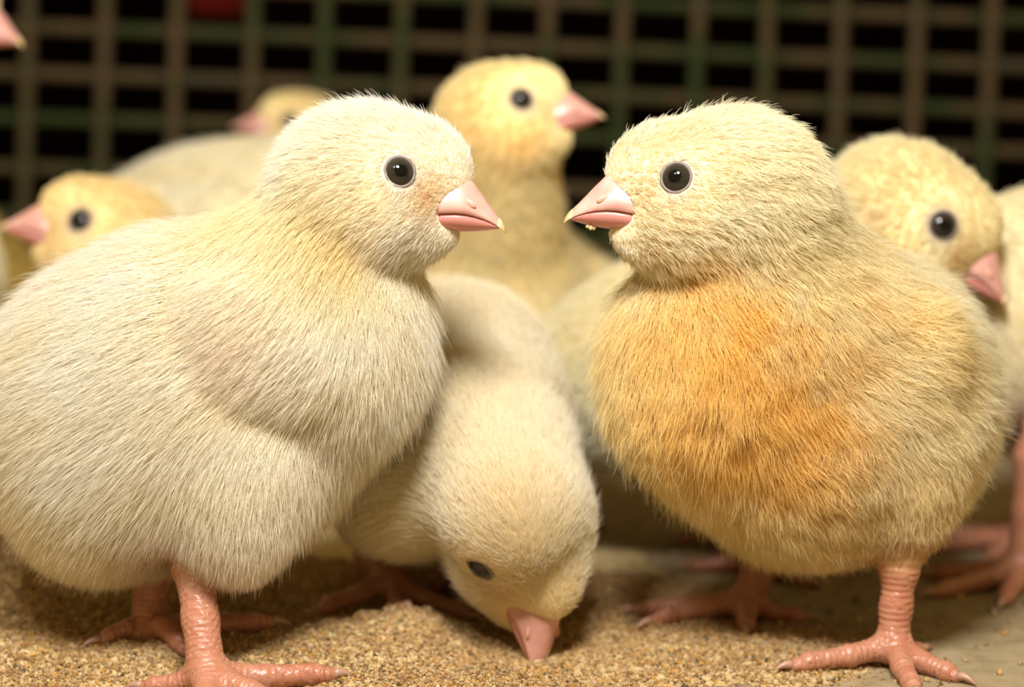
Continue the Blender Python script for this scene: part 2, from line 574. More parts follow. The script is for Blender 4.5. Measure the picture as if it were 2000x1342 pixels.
def head_prims(c, f, u, s, col, ln=0.3):
    """head prims in the head's own frame; returns prims and the frame"""
    f = unit(f); l = unit(np.cross(u, f)); u = np.cross(f, l)
    R = np.stack([f, l, u], 1)
    g = lambda x, y, z: c + R @ (V(x, y, z) * s)
    bp = g(1.9, 0, -0.5)
    P = []
    def e(x, y, z, rx, ry, rz, k=0.5, ln_=ln, lift=0.45, col_=col):
        P.append(Prim('e', 'head', k * s, ('away', bp), ln_, lift, col_, c=g(x, y, z), r=V(rx, ry, rz) * s, R=R))
    e(-0.32, 0, 0.0, 1.64, 1.34, 1.36)
    e(0.80, 0, 0.16, 0.93, 0.60, 0.88, 0.38, ln * 0.6)
    e(0.12, 0.46, -0.62, 0.92, 0.80, 0.85, 0.4)
    e(0.12, -0.46, -0.62, 0.92, 0.80, 0.85, 0.4)
    e(0.62, 0, -1.02, 0.86, 0.50, 0.40, 0.6, ln * 0.75)
    return P, (c, R, s, g)

def leg_prims(hip, hock, foot, heading, s=1.0, rad=0.40, spread=(38, 0, -42), lens=(2.0, 2.4, 1.9), hind=1.25, col=(0.46, 0.195, 0.115), toe_z=None, hind_dir=None):
    """shank and four toes, joined to the body surface; returns prims and the claws"""
    P = []; claws = []
    comb = ('dir', V(0, 0, -1))
    def cone(a, b, ra, rb, k, t0):
        P.append(Prim('c', 'leg', k, V(0, 0, -1), 0, 0, col, a=a, b=b, ra=ra, rb=rb, t0=t0))
    mid = (hock + foot) / 2
    cone(hip, hock, rad * 1.15 * s, rad * 1.05 * s, 0.35, 0)
    cone(hock, mid, rad * 1.08 * s, rad * 0.88 * s, 0.2, 0)
    cone(mid, foot, rad * 0.88 * s, rad * 1.0 * s, 0.2, np.linalg.norm(mid - hock))
    h = unit(V(heading[0], heading[1], 0))
    dirs = [(a, L, 1) for a, L in zip(spread, lens)] + [(180 if hind_dir is None else hind_dir, hind, 0)]
    for a, L, fr in dirs:
        L = L * s
        ca, sa = math.cos(math.radians(a)), math.sin(math.radians(a))
        d_ = V(h[0] * ca - h[1] * sa, h[0] * sa + h[1] * ca, 0)
        gz = lambda p_: max(float(heap(np.array([p_[0]]), np.array([p_[1]]))[0]), 0.0)
        r0 = rad * (0.62 if fr else 0.50) * s
        p0 = foot + d_ * rad * 0.4 * s
        p1 = foot + d_ * L * 0.45; p1[2] = gz(p1) + r0 * 1.15
        p2 = foot + d_ * L * 0.85; p2[2] = gz(p2) + r0 * 0.75
        p3 = foot + d_ * L * 1.0; p3[2] = gz(p3) + r0 * 0.55
        cone(p0, p1, r0 * 1.15, r0, 0.22, 3)
        cone(p1, p2, r0, r0 * 0.86, 0.12, 3 + L * 0.45)
        cone(p2, p3, r0 * 0.86, r0 * 0.62, 0.12, 3 + L * 0.85)
        claws.append((p3, d_, r0))
    return P, claws

def claw_mesh(root_loc, p, d_, r):
    v = []; f = []; n = 8; m = 6
    side = np.cross(d_, V(0, 0, 1))
    for i in range(m):
        t = i / (m - 1)
        c = p + d_ * (0.05 + 0.42 * t) + V(0, 0, 0.05 * math.sin(t * 2.2) - 0.14 * t * t + 0.02)
        rr_ = r * 0.50 * (1 - t) ** 0.8 + 0.008
        for j in range(n):
            a = 2 * math.pi * j / n
            v.append(c + side * math.cos(a) * rr_ + V(0, 0, 1) * math.sin(a) * rr_ - root_loc)
    for i in range(m - 1):
        for j in range(n):
            f.append((i*n+j, i*n+(j+1) % n, (i+1)*n+(j+1) % n, (i+1)*n+j))
    f.append(tuple(range(n))[::-1]); f.append(tuple(range((m-1)*n, m*n)))
    return v, f

# ------------------------------------------------------------------ down
def grow_down(name, root, root_loc, prims, verts, quads, frame, eyes, count, radius, stains, messy, seed, segs=5, brown=None):
    r = np.random.default_rng(seed)
    tri = np.concatenate([quads[:, [0, 1, 2]], quads[:, [0, 2, 3]]])
    a, b, c = verts[tri[:, 0]], verts[tri[:, 1]], verts[tri[:, 2]]
    nn = np.cross(b - a, c - a); ar = np.linalg.norm(nn, axis=1) / 2
    nn /= (2 * ar[:, None] + 1e-12)
    vn = np.zeros_like(verts)
    for k in range(3):
        np.add.at(vn, tri[:, k], nn * ar[:, None])
    vn /= np.linalg.norm(vn, axis=1, keepdims=True) + 1e-9
    leg_i = np.array([s.zone == 'leg' for s in prims])
    wl = weights(prims, (a + b + c) / 3)[:, leg_i].sum(1)
    wt = ar * np.clip(1.4 - 2.2 * wl, 0, 1)
    ch = r.choice(len(tri), count, p=wt / wt.sum())
    u_ = r.random(count); w_ = r.random(count)
    sw = u_ + w_ > 1; u_[sw] = 1 - u_[sw]; w_[sw] = 1 - w_[sw]
    bar = np.stack([1 - u_ - w_, u_, w_], -1)
    T = tri[ch]
    p = (verts[T] * bar[..., None]).sum(1)
    n = (vn[T] * bar[..., None]).sum(1); n /= np.linalg.norm(n, axis=1, keepdims=True) + 1e-9
    # keep the eyes and the beak free of down
    cH, R, s, g = frame
    ok = np.ones(count, bool)
    for ec, en in eyes:
        ok &= np.linalg.norm(p - ec, axis=1) > 0.33 * s
    l = (p - cH) @ R / s
    bx = l[:, 0] - 1.0; bz = l[:, 2] + 0.87
    zt, zc = np.interp(bx, BX, TOM), np.interp(bx, BX, CUL)
    sn = np.clip((bz - zt) / (zc - zt + 1e-6), 0, 1)
    wd = np.interp(bx, BX, WID) * np.clip(1 - sn * sn, 0, 1) ** 0.45 * (1 - 0.3 * sn ** 1.5)
    lo_ = np.clip((zt - bz) / (zt - np.interp(bx, BX, BOT) + 1e-6), 0, 1)
    wd = wd * np.sqrt(np.clip(1 - lo_ ** 2, 0, 1))
    inbeak = (bx > 0.02) & (np.abs(l[:, 1]) < wd) & (bz < zc) & (bz > np.interp(bx, BX, BOT))
    ok &= ~inbeak
    p, n = p[ok], n[ok]
    W = weights(prims, p, 0.3)
    comb = np.zeros_like(p); ln = np.zeros(len(p)); lift = np.zeros(len(p)); col = np.zeros((len(p), 3))
    for i, sp in enumerate(prims):
        w = W[:, i]
        if isinstance(sp.comb, tuple) and isinstance(sp.comb[0], str):
            cv = p - sp.comb[1]; cv /= np.linalg.norm(cv, axis=1, keepdims=True) + 1e-9
        else:
            cv = np.broadcast_to(unit(np.asarray(sp.comb, float)), p.shape)
        comb += cv * w[:, None]; ln += sp.length * w; lift += sp.lift * w; col += sp.col * w[:, None]
    bx = (p - cH) @ R / s
    db = np.linalg.norm(bx - np.array([1.45, 0, -0.45]), axis=1)
    ln *= np.clip(0.30 + (db - 0.5) * 0.75, 0.30, 1)
    ln = np.maximum(ln, 0.09)
    # shorter down round the eyes and at the beak
    for ec, en in eyes:
        de = np.linalg.norm(p - ec, axis=1) / s
        ln *= np.clip(0.35 + (de - 0.35) * 0.8, 0.35, 1)
        rad = p - ec; rad /= np.linalg.norm(rad, axis=1, keepdims=True) + 1e-9
        fw = np.clip(1 - (de - 0.3) / 0.5, 0, 1)[:, None]
        comb = comb * (1 - 0.5 * fw) + rad * 0.5 * fw
    coh = vnoise(p, 1.6, seed + 1) * 0.35 * messy + vnoise(p, 4.5, seed + 2) * 0.35 * messy
    comb = comb + coh + r.normal(size=p.shape) * (0.13 + 0.13 * messy)
    comb -= n * np.minimum((comb * n).sum(1, keepdims=True), 0.3 * (comb * n).sum(1, keepdims=True))
    comb /= np.linalg.norm(comb, axis=1, keepdims=True) + 1e-9
    stray = r.random(len(p)) < 0.06
    L = ln * r.uniform(0.6, 1.15, len(p)) * np.where(stray, 1.25, 1)
    lift = np.clip(lift * r.uniform(0.6, 1.4, len(p)) + np.where(stray, 0.35, 0), 0.05, 1.5)
    pts = [p - n * 0.04]
    cur = p.copy()
    for k in range(1, segs):
        t = k / (segs - 1)
        dr = n * (lift * (1.45 - 1.15 * t))[:, None] + comb + V(0, 0, -1) * 0.16 * t + r.normal(size=p.shape) * (0.06 + 0.05 * messy)
        dr /= np.linalg.norm(dr, axis=1, keepdims=True)
        cur = cur + dr * (L / (segs - 1))[:, None]
        pts.append(cur.copy())
    pts = np.stack(pts, 1)
    # tufts: tips of neighbouring strands draw together
    cell = 0.11 * (1 + 1.0 * messy)
    qk = np.floor((p + vnoise(p, 5, seed + 5) * 0.06) / cell).astype(np.int64)
    key = (qk[:, 0] * 73856093) ^ (qk[:, 1] * 19349663) ^ (qk[:, 2] * 83492791)
    _, inv = np.unique(key, return_inverse=True)
    cn = np.bincount(inv)
    off_ = pts - p[:, None, :]
    tip = pts[:, -1]
    mean = np.stack([np.bincount(inv, tip[:, k]) / cn for k in range(3)], -1)[inv]
    amt = np.clip(0.06 + 0.55 * messy, 0, 0.85) * r.uniform(0.4, 1.1, len(p))
    amt[stray] *= 0.3
    for k in range(1, segs):
        t = k / (segs - 1)
        pts[:, k] += (mean - tip) * (amt * t ** 1.5)[:, None]
    col = col * r.uniform(0.93, 1.05, (len(p), 1)) * (1 + 0.05 * vnoise(p, 1.2, seed + 3)[:, :1] * np.array([0.3, 0.7, 1.8]))
    for sc_, sr, scol, st in stains:
        fall = np.exp(-(np.linalg.norm(p - sc_, axis=1) / sr) ** 2)
        fall *= 1 + 0.5 * vnoise(p, 2.6, seed + 9)[:, 0]
        m_ = (np.clip(fall, 0, 1) * st)[:, None]
        col = col * (1 - m_) + np.array(scol) * m_
    if brown is not None:
        near = np.flatnonzero(np.linalg.norm(p - brown, axis=1) < 2.6)
        pick = r.choice(near, 70, replace=False)
        pts[pick] = p[pick][:, None] + (pts[pick] - p[pick][:, None]) * 1.9 + n[pick][:, None] * 0.10
        col[pick] = np.array((0.52, 0.28, 0.06)) * r.uniform(0.7, 1.3, (len(pick), 1))
    col = np.clip(col, 0.01, 0.97)
    nC = len(p)
    cu = bpy.data.hair_curves.new(name)
    cu.add_curves([segs] * nC)
    cu.attributes['position'].data.foreach_set('vector', ((pts - root_loc) * CM).astype(np.float32).ravel())
    ra = cu.attributes.get('radius') or cu.attributes.new('radius', 'FLOAT', 'POINT')
    prof = np.array([1.0, 1.0, 0.85, 0.6, 0.15]) if segs == 5 else np.linspace(1, 0.2, segs)
    rr_ = radius * CM * prof[None, :] * r.uniform(0.75, 1.2, (nC, 1))
    ra.data.foreach_set('value', rr_.astype(np.float32).ravel())
    ca = cu.attributes.new('col', 'FLOAT_COLOR', 'CURVE')
    c4 = np.ones((nC, 4), np.float32); c4[:, :3] = col
    ca.data.foreach_set('color', c4.ravel())
    cu.materials.append(M_DOWN)
    o = bpy.data.objects.new(name, cu); COL.objects.link(o); o.parent = root
    o['kind'] = 'stuff'
    return o

# ------------------------------------------------------------------ a whole chick
def build_chick(label, prims, frame, claws, strands, radius, voxel, stains=(), messy=0.4, seed=1, group='chicks in the pen', crumb=False, brown=None):
    cH, R, s, g = frame
    pts = np.concatenate([np.array(sp.bounds()) for sp in prims])
    body_c = np.mean([sp.bounds()[0] + sp.bounds()[1] for sp in prims if sp.zone == 'body'], 0) / 2
    loc = V(body_c[0], body_c[1], 0)
    root = bpy.data.objects.new('chick', None); COL.objects.link(root)
    root.location = loc * CM
    root.empty_display_size = 0.02
    tag(root, label, 'chick', group)
    verts, quads = surface_nets(prims, voxel)
    # eyes: where a ray from inside the head towards the side leaves the skin
    eyes = []
    for sd in (1, -1):
        o_ = g(0.40, 0, 0.14); dr = unit(R @ V(0.16, sd, 0.05))
        t = np.linspace(0.3, 2.5, 300) * s
        ray = o_ + t[:, None] * dr
        F = field(prims, ray)
        out = np.argmax(F > 0)
        ec = ray[out]
        gr = np.array([field(prims, (ec + d_)[None])[0] - field(prims, (ec - d_)[None])[0] for d_ in np.eye(3) * 0.08])
        en = unit(unit(gr) + 0.25 * dr)
        eyes.append((ec, en))
    me = quad_mesh('body', verts - loc, quads)
    me.shade_smooth()
    W = weights(prims, verts, 0.06)
    leg_i = np.array([sp.zone == 'leg' for sp in prims])
    legw = W[:, leg_i].sum(1)
    W2 = weights(prims, verts, 0.12)
    col = np.zeros((len(verts), 3))
    for i, sp in enumerate(prims):
        cc = sp.col if sp.zone == 'leg' else sp.col * np.array([0.94, 0.86, 0.70])
        col += cc * W2[:, i:i+1]
    for sc_, sr, scol, st in stains:
        m_ = (np.exp(-(np.linalg.norm(verts - sc_, axis=1) / sr) ** 2) * st)[:, None]
        col = col * (1 - m_) + np.array(scol) * m_
    lw = np.clip((legw - 0.3) * 2, 0, 1)
    nz = vnoise(verts, 3.0, seed)[:, :1]
    col = col * (1 + lw[:, None] * nz * np.array([0.06, 0.16, 0.2]))
    for ec, en in eyes:
        m_ = np.clip(1.6 - np.linalg.norm(verts - ec, axis=1) / (0.33 * s), 0, 1)[:, None]
        col = col * (1 - m_) + np.array((0.33, 0.25, 0.21)) * m_
    # scutes along the shank and toes
    D = np.stack([sp.dist(verts) for sp in prims], -1)
    best = D.argmin(1)
    tt = np.zeros(len(verts))
    for i, sp in enumerate(prims):
        if sp.zone == 'leg':
            mk = best == i
            ba = sp.b - sp.a
            tt[mk] = sp.t0 + np.clip(((verts[mk] - sp.a) @ ba) / (ba @ ba), 0, 1) * np.linalg.norm(ba)
    fr = (tt * 8.5) % 1.0
    scute = np.clip(np.minimum(fr * 7, (1 - fr) * 2.2), 0, 1)
    for nm, dat in (('legw', lw), ('scute', scute)):
        a = me.attributes.new(nm, 'FLOAT', 'POINT'); a.data.foreach_set('value', dat.astype(np.float32))
    a = me.attributes.new('col', 'FLOAT_COLOR', 'POINT')
    c4 = np.ones((len(verts), 4), np.float32); c4[:, :3] = np.clip(col, 0.01, 0.97)
    a.data.foreach_set('color', c4.ravel())
    me.materials.append(M_SKIN)
    body = bpy.data.objects.new('body', me); COL.objects.link(body); body.parent = root
    # real relief of the scutes on the finely meshed birds
    if voxel < 0.08:
        vn = np.zeros(len(verts) * 3, np.float32)
        me.vertices.foreach_get('normal', vn); vn = vn.reshape(-1, 3)
        v2 = (verts - loc) + vn * (lw * (scute - 0.6) * 0.022)[:, None]
        me.vertices.foreach_set('co', (v2 * CM).astype(np.float32).ravel())
        me.update()
    # beak
    def fm(c, R_, sc_=1.0):
        m_ = Matrix.Identity(4)
        for i in range(3):
            for j in range(3): m_[i][j] = R_[i][j] * sc_
            m_[i][3] = (c[i] - loc[i]) * CM
        return m_
    bm = fm(g(0.97, 0, -0.87), R, s * 1.05)
    ub = mesh_obj('upper_beak', *BU, M_BEAK, root, matrix=bm)
    bt = mesh_obj('beak_tip', *BT, M_TIP, ub)
    lb = mesh_obj('lower_beak', *BL, M_LBEAK, root, matrix=bm)
    nv, nf = lathe_dome(1.0, 12, 8)
    for sd in (1, -1):
        nv2 = np.array(nv) * V(0.125, 0.03, 0.06)
        ca, sa = math.cos(0.55), math.sin(0.55)
        nv2 = np.stack([nv2[:, 0] * ca + nv2[:, 2] * sa, nv2[:, 1], -nv2[:, 0] * sa + nv2[:, 2] * ca], -1)
        mesh_obj('nostril', nv2 + V(0.80, sd * 0.372, 0.46), nf, M_NOSTRIL, ub)
    if crumb:
        cr = np.random.default_rng(3)
        for k, (x, z, q_) in enumerate(((0.92, -0.09, 0.05), (0.98, -0.08, 0.035), (0.86, -0.10, 0.035))):
            dv, df = lathe_dome(q_, 7, 5)
            dv = np.array(dv) * cr.uniform(0.7, 1.3, (len(dv), 1)) + V(x, 0.16, z)
            mesh_obj('feed_crumb', dv, df, M_TIP, lb)
    # eyes with their lids
    for ec, en in eyes:
        z = en; x = unit(np.cross(R[:, 2], z)); y = np.cross(z, x)
        E = np.stack([x, y, z], 1)
        eye = mesh_obj('eye', *DOME, M_EYE, root, matrix=fm(ec - en * 0.205 * s, E, s))
        lid = mesh_obj('eyelid', *LID, M_LID, eye)
    for p_, d_, r_ in claws:
        mesh_obj('claw', *claw_mesh(loc, p_, d_, r_), M_CLAW, root)
    grow_down('down', root, loc, prims, verts, quads, frame, eyes, strands, radius, list(stains), messy, seed, brown=brown)
    return root

def ray_hit(prims, px, py, d0=28, d1=60):
    ds = np.linspace(d0, d1, 800)
    pts = np.array([at(px, py, d_) for d_ in ds])
    F = field(prims, pts)
    return pts[np.argmax(F < 0)]

def E(px, py, d, rx, ry, rz, yaw=0, roll=0, pitch=0, **kw):
    return Prim('e', c=at(px, py, d), r=V(ps(rx, d), ps(ry, d), ps(rz, d)), R=rot(yaw, roll, pitch), **kw)

def C(p1, r1, p2, r2, **kw):
    return Prim('c', a=at(*p1), b=at(*p2), ra=ps(r1, p1[2]), rb=ps(r2, p2[2]), **kw)

def face_stains(g, s, k=1.0):
    out = []
    for sd in (1, -1):
        out += [(g(1.12, sd * 0.85, -0.22), 0.34 * s, (0.74, 0.50, 0.24), 0.75 * k),
                (g(-0.62, sd * 1.25, -0.15), 0.16 * s, (0.80, 0.50, 0.40), 0.55 * k),
                (g(-0.72, sd * 1.2, -0.50), 0.15 * s, (0.80, 0.48, 0.38), 0.45 * k),
                (g(0.62, sd * 1.2, 0.0), 0.30 * s, (0.62, 0.52, 0.42), 0.6 * k)]
    return out

CREAM = (0.95, 0.895, 0.77)

# ---- chick: the pale one on the left, side on, facing right
def chick_left():
    P = []
    ground = lambda px, d: at(px, 257 + 37905 / d, d)
    b = dict(col=CREAM, comb=(-1, 0.05, -0.45), length=0.68, lift=0.30)
    P.append(E(355, 752, 36.2, 340, 270, 300, roll=-26, k=0.6, **b))
    P.append(E(620, 655, 35.8, 215, 215, 225, k=1.0, col=CREAM, comb=(0.10, -0.1, -1), length=0.72, lift=0.38))
    P.append(E(228, 898, 36.4, 192, 210, 205, k=1.2, col=(0.95, 0.865, 0.65), comb=(-0.45, 0, -0.9), length=0.62, lift=0.4))  # rump down yellower below, with warm underside shade put into the colour
    P.append(E(440, 860, 36.2, 240, 235, 190, k=1.0, col=(0.95, 0.87, 0.67), comb=(0.0, 0, -1), length=0.72, lift=0.38))  # belly down yellower too, tinted for the shaded underside
    P.append(E(175, 765, 36.4, 165, 200, 195, k=1.0, **b))
    # thigh near and far
    P.append(E(485, 955, 34.4, 105, 100, 165, roll=14, k=0.7, col=CREAM, comb=(-0.1, 0, -1), length=0.6, lift=0.32))
    P.append(E(390, 960, 37.6, 120, 110, 160, roll=10, k=0.7, col=CREAM, comb=(-0.1, 0, -1), length=0.6, lift=0.32))
    P.append(C((468, 960, 34.8), 92, (408, 1082, 34.75), 50, k=0.5, col=CREAM, comb=(-0.25, 0, -1), length=0.5, lift=0.3))
    # wing folded on the near side
    P.append(E(505, 675, 33.9, 165, 62, 120, roll=28, yaw=-7, k=0.22, col=(0.95, 0.89, 0.77), comb=(-0.9, 0, -0.32), length=0.65, lift=0.22))
    P.append(E(505, 670, 38.2, 165, 62, 120, roll=28, yaw=7, k=0.22, col=CREAM, comb=(-0.9, 0, -0.32), length=0.65, lift=0.22))
    # neck
    P.append(C((690, 400, 35.2), 132, (590, 580, 35.8), 205, k=0.8, col=(0.94, 0.84, 0.54), comb=(-0.6, 0, -0.8), length=0.52, lift=0.38))
    hp, fr = head_prims(at(750, 351, 35.2), V(0.985, -0.17, -0.03), V(0.02, 0, 1), 1.0, (0.95, 0.92, 0.85), 0.40)
    P += hp
    claws = []
    g1 = ground(405, 33.6); foot = V(g1[0], g1[1], 0.42)
    lp, cl = leg_prims(at(445, 1000, 35.0), at(380, 1105, 34.8), foot, V(1, -0.35), 1.05, 0.36, spread=(32, -18, -62), lens=(2.3, 2.5, 2.0), hind=1.2, hind_dir=190)
    P += lp; claws += cl
    g2 = ground(288, 36.5); foot = V(g2[0], g2[1], 0.42)
    lp, cl = leg_prims(at(345, 1040, 37.0), at(298, 1140, 36.8), foot, V(1, 0.05), 1.0, 0.36, spread=(30, -5, -50), lens=(2.0, 2.6, 1.5), hind=1.0, hind_dir=215)
    P += lp; claws += cl
    st = face_stains(fr[3], 1.0)
    st += [(ray_hit(P, 395, 725), 0.45, (0.97, 0.95, 0.88), 0.6), (ray_hit(P, 470, 690), 0.75, (0.95, 0.76, 0.60), 0.32), (ray_hit(P, 690, 500), 0.6, (0.92, 0.72, 0.30), 0.55), (ray_hit(P, 640, 440), 0.8, (0.93, 0.78, 0.42), 0.4)]
    build_chick('cream white chick on the left, standing side on and facing right', P, fr, claws, 300000, 0.0042, 0.065, st, 0.12, 11)

# ---- chick: the yellow breasted one on the right
def chick_right():
    P = []
    ground = lambda px, d: at(px, 257 + 37905 / d, d)
    Yc = (0.96, 0.80, 0.42); Pale = (0.94, 0.87, 0.65)
    P.append(E(1600, 765, 37.4, 300, 290, 290, k=0.6, col=Pale, comb=(0.7, 0.35, -0.55), length=0.6, lift=0.35))
    P.append(E(1403, 708, 36.0, 208, 200, 220, k=1.1, col=Yc, comb=(-0.12, -0.3, -1), length=0.9, lift=0.5))
    P.append(E(1540, 850, 36.9, 225, 215, 170, k=1.0, col=Yc, comb=(0.15, -0.1, -1), length=0.65, lift=0.35))
    P.append(E(1752, 768, 38.2, 148, 250, 232, k=1.0, col=Pale, comb=(0.7, 0.5, -0.5), length=0.6, lift=0.35))
    P.append(E(1590, 950, 37.6, 190, 210, 115, k=0.8, col=(0.91, 0.74, 0.32), comb=(0.1, 0.1, -1), length=0.5, lift=0.35))  # belly down: underside shade painted in as a darker, deeper yellow
    P.append(E(1755, 905, 36.1, 110, 120, 150, roll=0, k=0.6, col=Yc, comb=(0.0, 0, -1), length=0.5, lift=0.3))
    P.append(C((1756, 950, 36.0), 88, (1757, 1068, 35.85), 44, k=0.5, col=Yc, comb=(0.0, 0, -1), length=0.5, lift=0.3))
    P.append(E(1505, 945, 38.6, 95, 105, 110, k=0.6, col=Yc, comb=(0, 0, -1), length=0.4, lift=0.3))
    P.append(E(1740, 695, 35.8, 135, 75, 118, yaw=-38, roll=-20, k=0.3, col=Yc, comb=(0.85, 0.4, -0.35), length=0.7, lift=0.28))
    P.append(C((1440, 420, 35.6), 165, (1500, 600, 36.4), 225, k=0.9, col=(0.94, 0.86, 0.58), comb=(0.55, 0.1, -0.75), length=0.5, lift=0.4))
    P.append(E(1455, 385, 35.5, 135, 140, 150, k=0.8, col=Pale, comb=(0.9, 0.1, -0.4), length=0.36, lift=0.5))
    hp, fr = head_prims(at(1353, 370, 35.2), V(-0.985, -0.10, 0.12), V(0.0, 0, 1), 1.0, (0.95, 0.895, 0.72), 0.42)
    P += hp
    claws = []
    g1 = ground(1742, 35.55); foot = V(g1[0], g1[1], 0.42)
    lp, cl = leg_prims(at(1762, 1000, 35.9), at(1757, 1110, 35.75), foot, V(-0.55, -0.8), 1.0, 0.34, spread=(35, -38, 78), lens=(2.0, 2.2, 1.5), hind=1.1, hind_dir=170)
    P += lp; claws += cl
    g2 = ground(1455, 39.1); foot = V(g2[0], g2[1], 0.40)
    lp, cl = leg_prims(at(1500, 1010, 39.0), at(1492, 1090, 39.0), foot, V(-0.9, -0.35), 1.0, 0.36, spread=(-14, 12, 62), lens=(2.5, 2.6, 1.5), hind=1.3, hind_dir=150)
    P += lp; claws += cl
    st = face_stains(fr[3], 1.0, 0.7)
    OR = (0.97, 0.60, 0.10)
    st += [(ray_hit(P, 1390, 630), 1.0, OR, 0.95), (ray_hit(P, 1470, 760), 1.8, OR, 0.72), (ray_hit(P, 1560, 860), 1.5, OR, 0.6),
           (ray_hit(P, 1340, 760), 1.4, (0.96, 0.68, 0.2), 0.5), (ray_hit(P, 1300, 620), 1.0, (0.95, 0.72, 0.32), 0.4), (ray_hit(P, 1700, 610), 0.9, (0.95, 0.68, 0.26), 0.45),
           (ray_hit(P, 1390, 515), 0.6, (0.93, 0.7, 0.28), 0.4)]
    build_chick('chick on the right with a tousled orange yellow breast, facing left', P, fr, claws, 260000, 0.0048, 0.065, st, 0.9, 23, crumb=True, brown=ray_hit(P, 1760, 650))

# ---- chick: the one pecking between them
def chick_peck():
    P = []
    ground = lambda px, d: at(px, 257 + 37905 / d, d)
    c1 = (0.95, 0.86, 0.66)
    P.append(E(868, 800, 41.0, 200, 280, 250, k=0.6, col=c1, comb=(0.0, 0.9, 0.1), length=0.5, lift=0.35))
    P.append(E(945, 785, 39.6, 132, 160, 190, k=1.0, col=c1, comb=(-0.1, 0.6, 0.7), length=0.45, lift=0.35))
    P.append(E(860, 900, 39.5, 150, 170, 150, k=1.0, col=(0.94, 0.84, 0.55), comb=(-0.5, 0.3, -0.5), length=0.5, lift=0.35))
    P.append(E(805, 945, 38.0, 128, 130, 130, k=0.9, col=(0.95, 0.86, 0.60), comb=(-0.8, 0.1, -0.35), length=0.5, lift=0.4))
    P.append(E(760, 960, 40.3, 110, 130, 120, k=0.7, col=(0.93, 0.82, 0.5), comb=(-0.3, 0.3, -1), length=0.4, lift=0.3))
    P.append(E(900, 980, 40.6, 130, 140, 100, k=0.7, col=(0.93, 0.82, 0.5), comb=(0, 0.3, -1), length=0.4, lift=0.3))
    P.append(C((1000, 1000, 36.0), 138, (940, 870, 38.4), 185, k=0.8, col=c1, comb=(-0.25, 0.5, 0.75), length=0.4, lift=0.35))
    tip = at(1046, 1306, 36.0)
    tc_ = unit(CAM - tip); rr_ = V(1, 0, 0); dn = unit(np.cross(tc_, rr_)); dn = dn if dn[2] < 0 else -dn
    dn = unit(dn + 0.28 * rr_); rr_ = unit(np.cross(dn, tc_)); rr_ = rr_ if rr_[0] > 0 else -rr_
    f = unit(0.27 * tc_ + 0.963 * dn); u = unit(0.75 * tc_ - 0.21 * dn + 0.627 * rr_)
    l = unit(np.cross(u, f)); uu = np.cross(f, l)
    c = tip - f * 2.40 + uu * 0.93
    hp, fr = head_prims(c, f, uu, 1.0, (0.95, 0.87, 0.66), 0.38)
    P[5].a = c - fr[1][:, 0] * 0.7
    P += hp
    claws = []
    g1 = ground(765, 39.7); foot = V(g1[0], g1[1], 0.75)
    lp, cl = leg_prims(at(735, 1000, 40.6), at(722, 1080, 40.4), foot, V(0.15, -1), 1.0, 0.34, spread=(48, -55, 5), lens=(2.1, 2.1, 2.0), hind=1.0)
    P += lp; claws += cl
    g2 = ground(900, 41.5); foot = V(g2[0], g2[1], 0.35)
    lp, cl = leg_prims(at(880, 1000, 41.6), at(890, 1080, 41.6), foot, V(0.2, -1), 1.0, 0.34, spread=(40, 0, -40), lens=(2.0, 2.2, 1.9), hind=1.0)
    P += lp; claws += cl
    st = face_stains(fr[3], 1.0, 0.6)
    build_chick('chick bending down to peck at the feed between the two front chicks', P, fr, claws, 240000, 0.0042, 0.07, st, 0.12, 31)

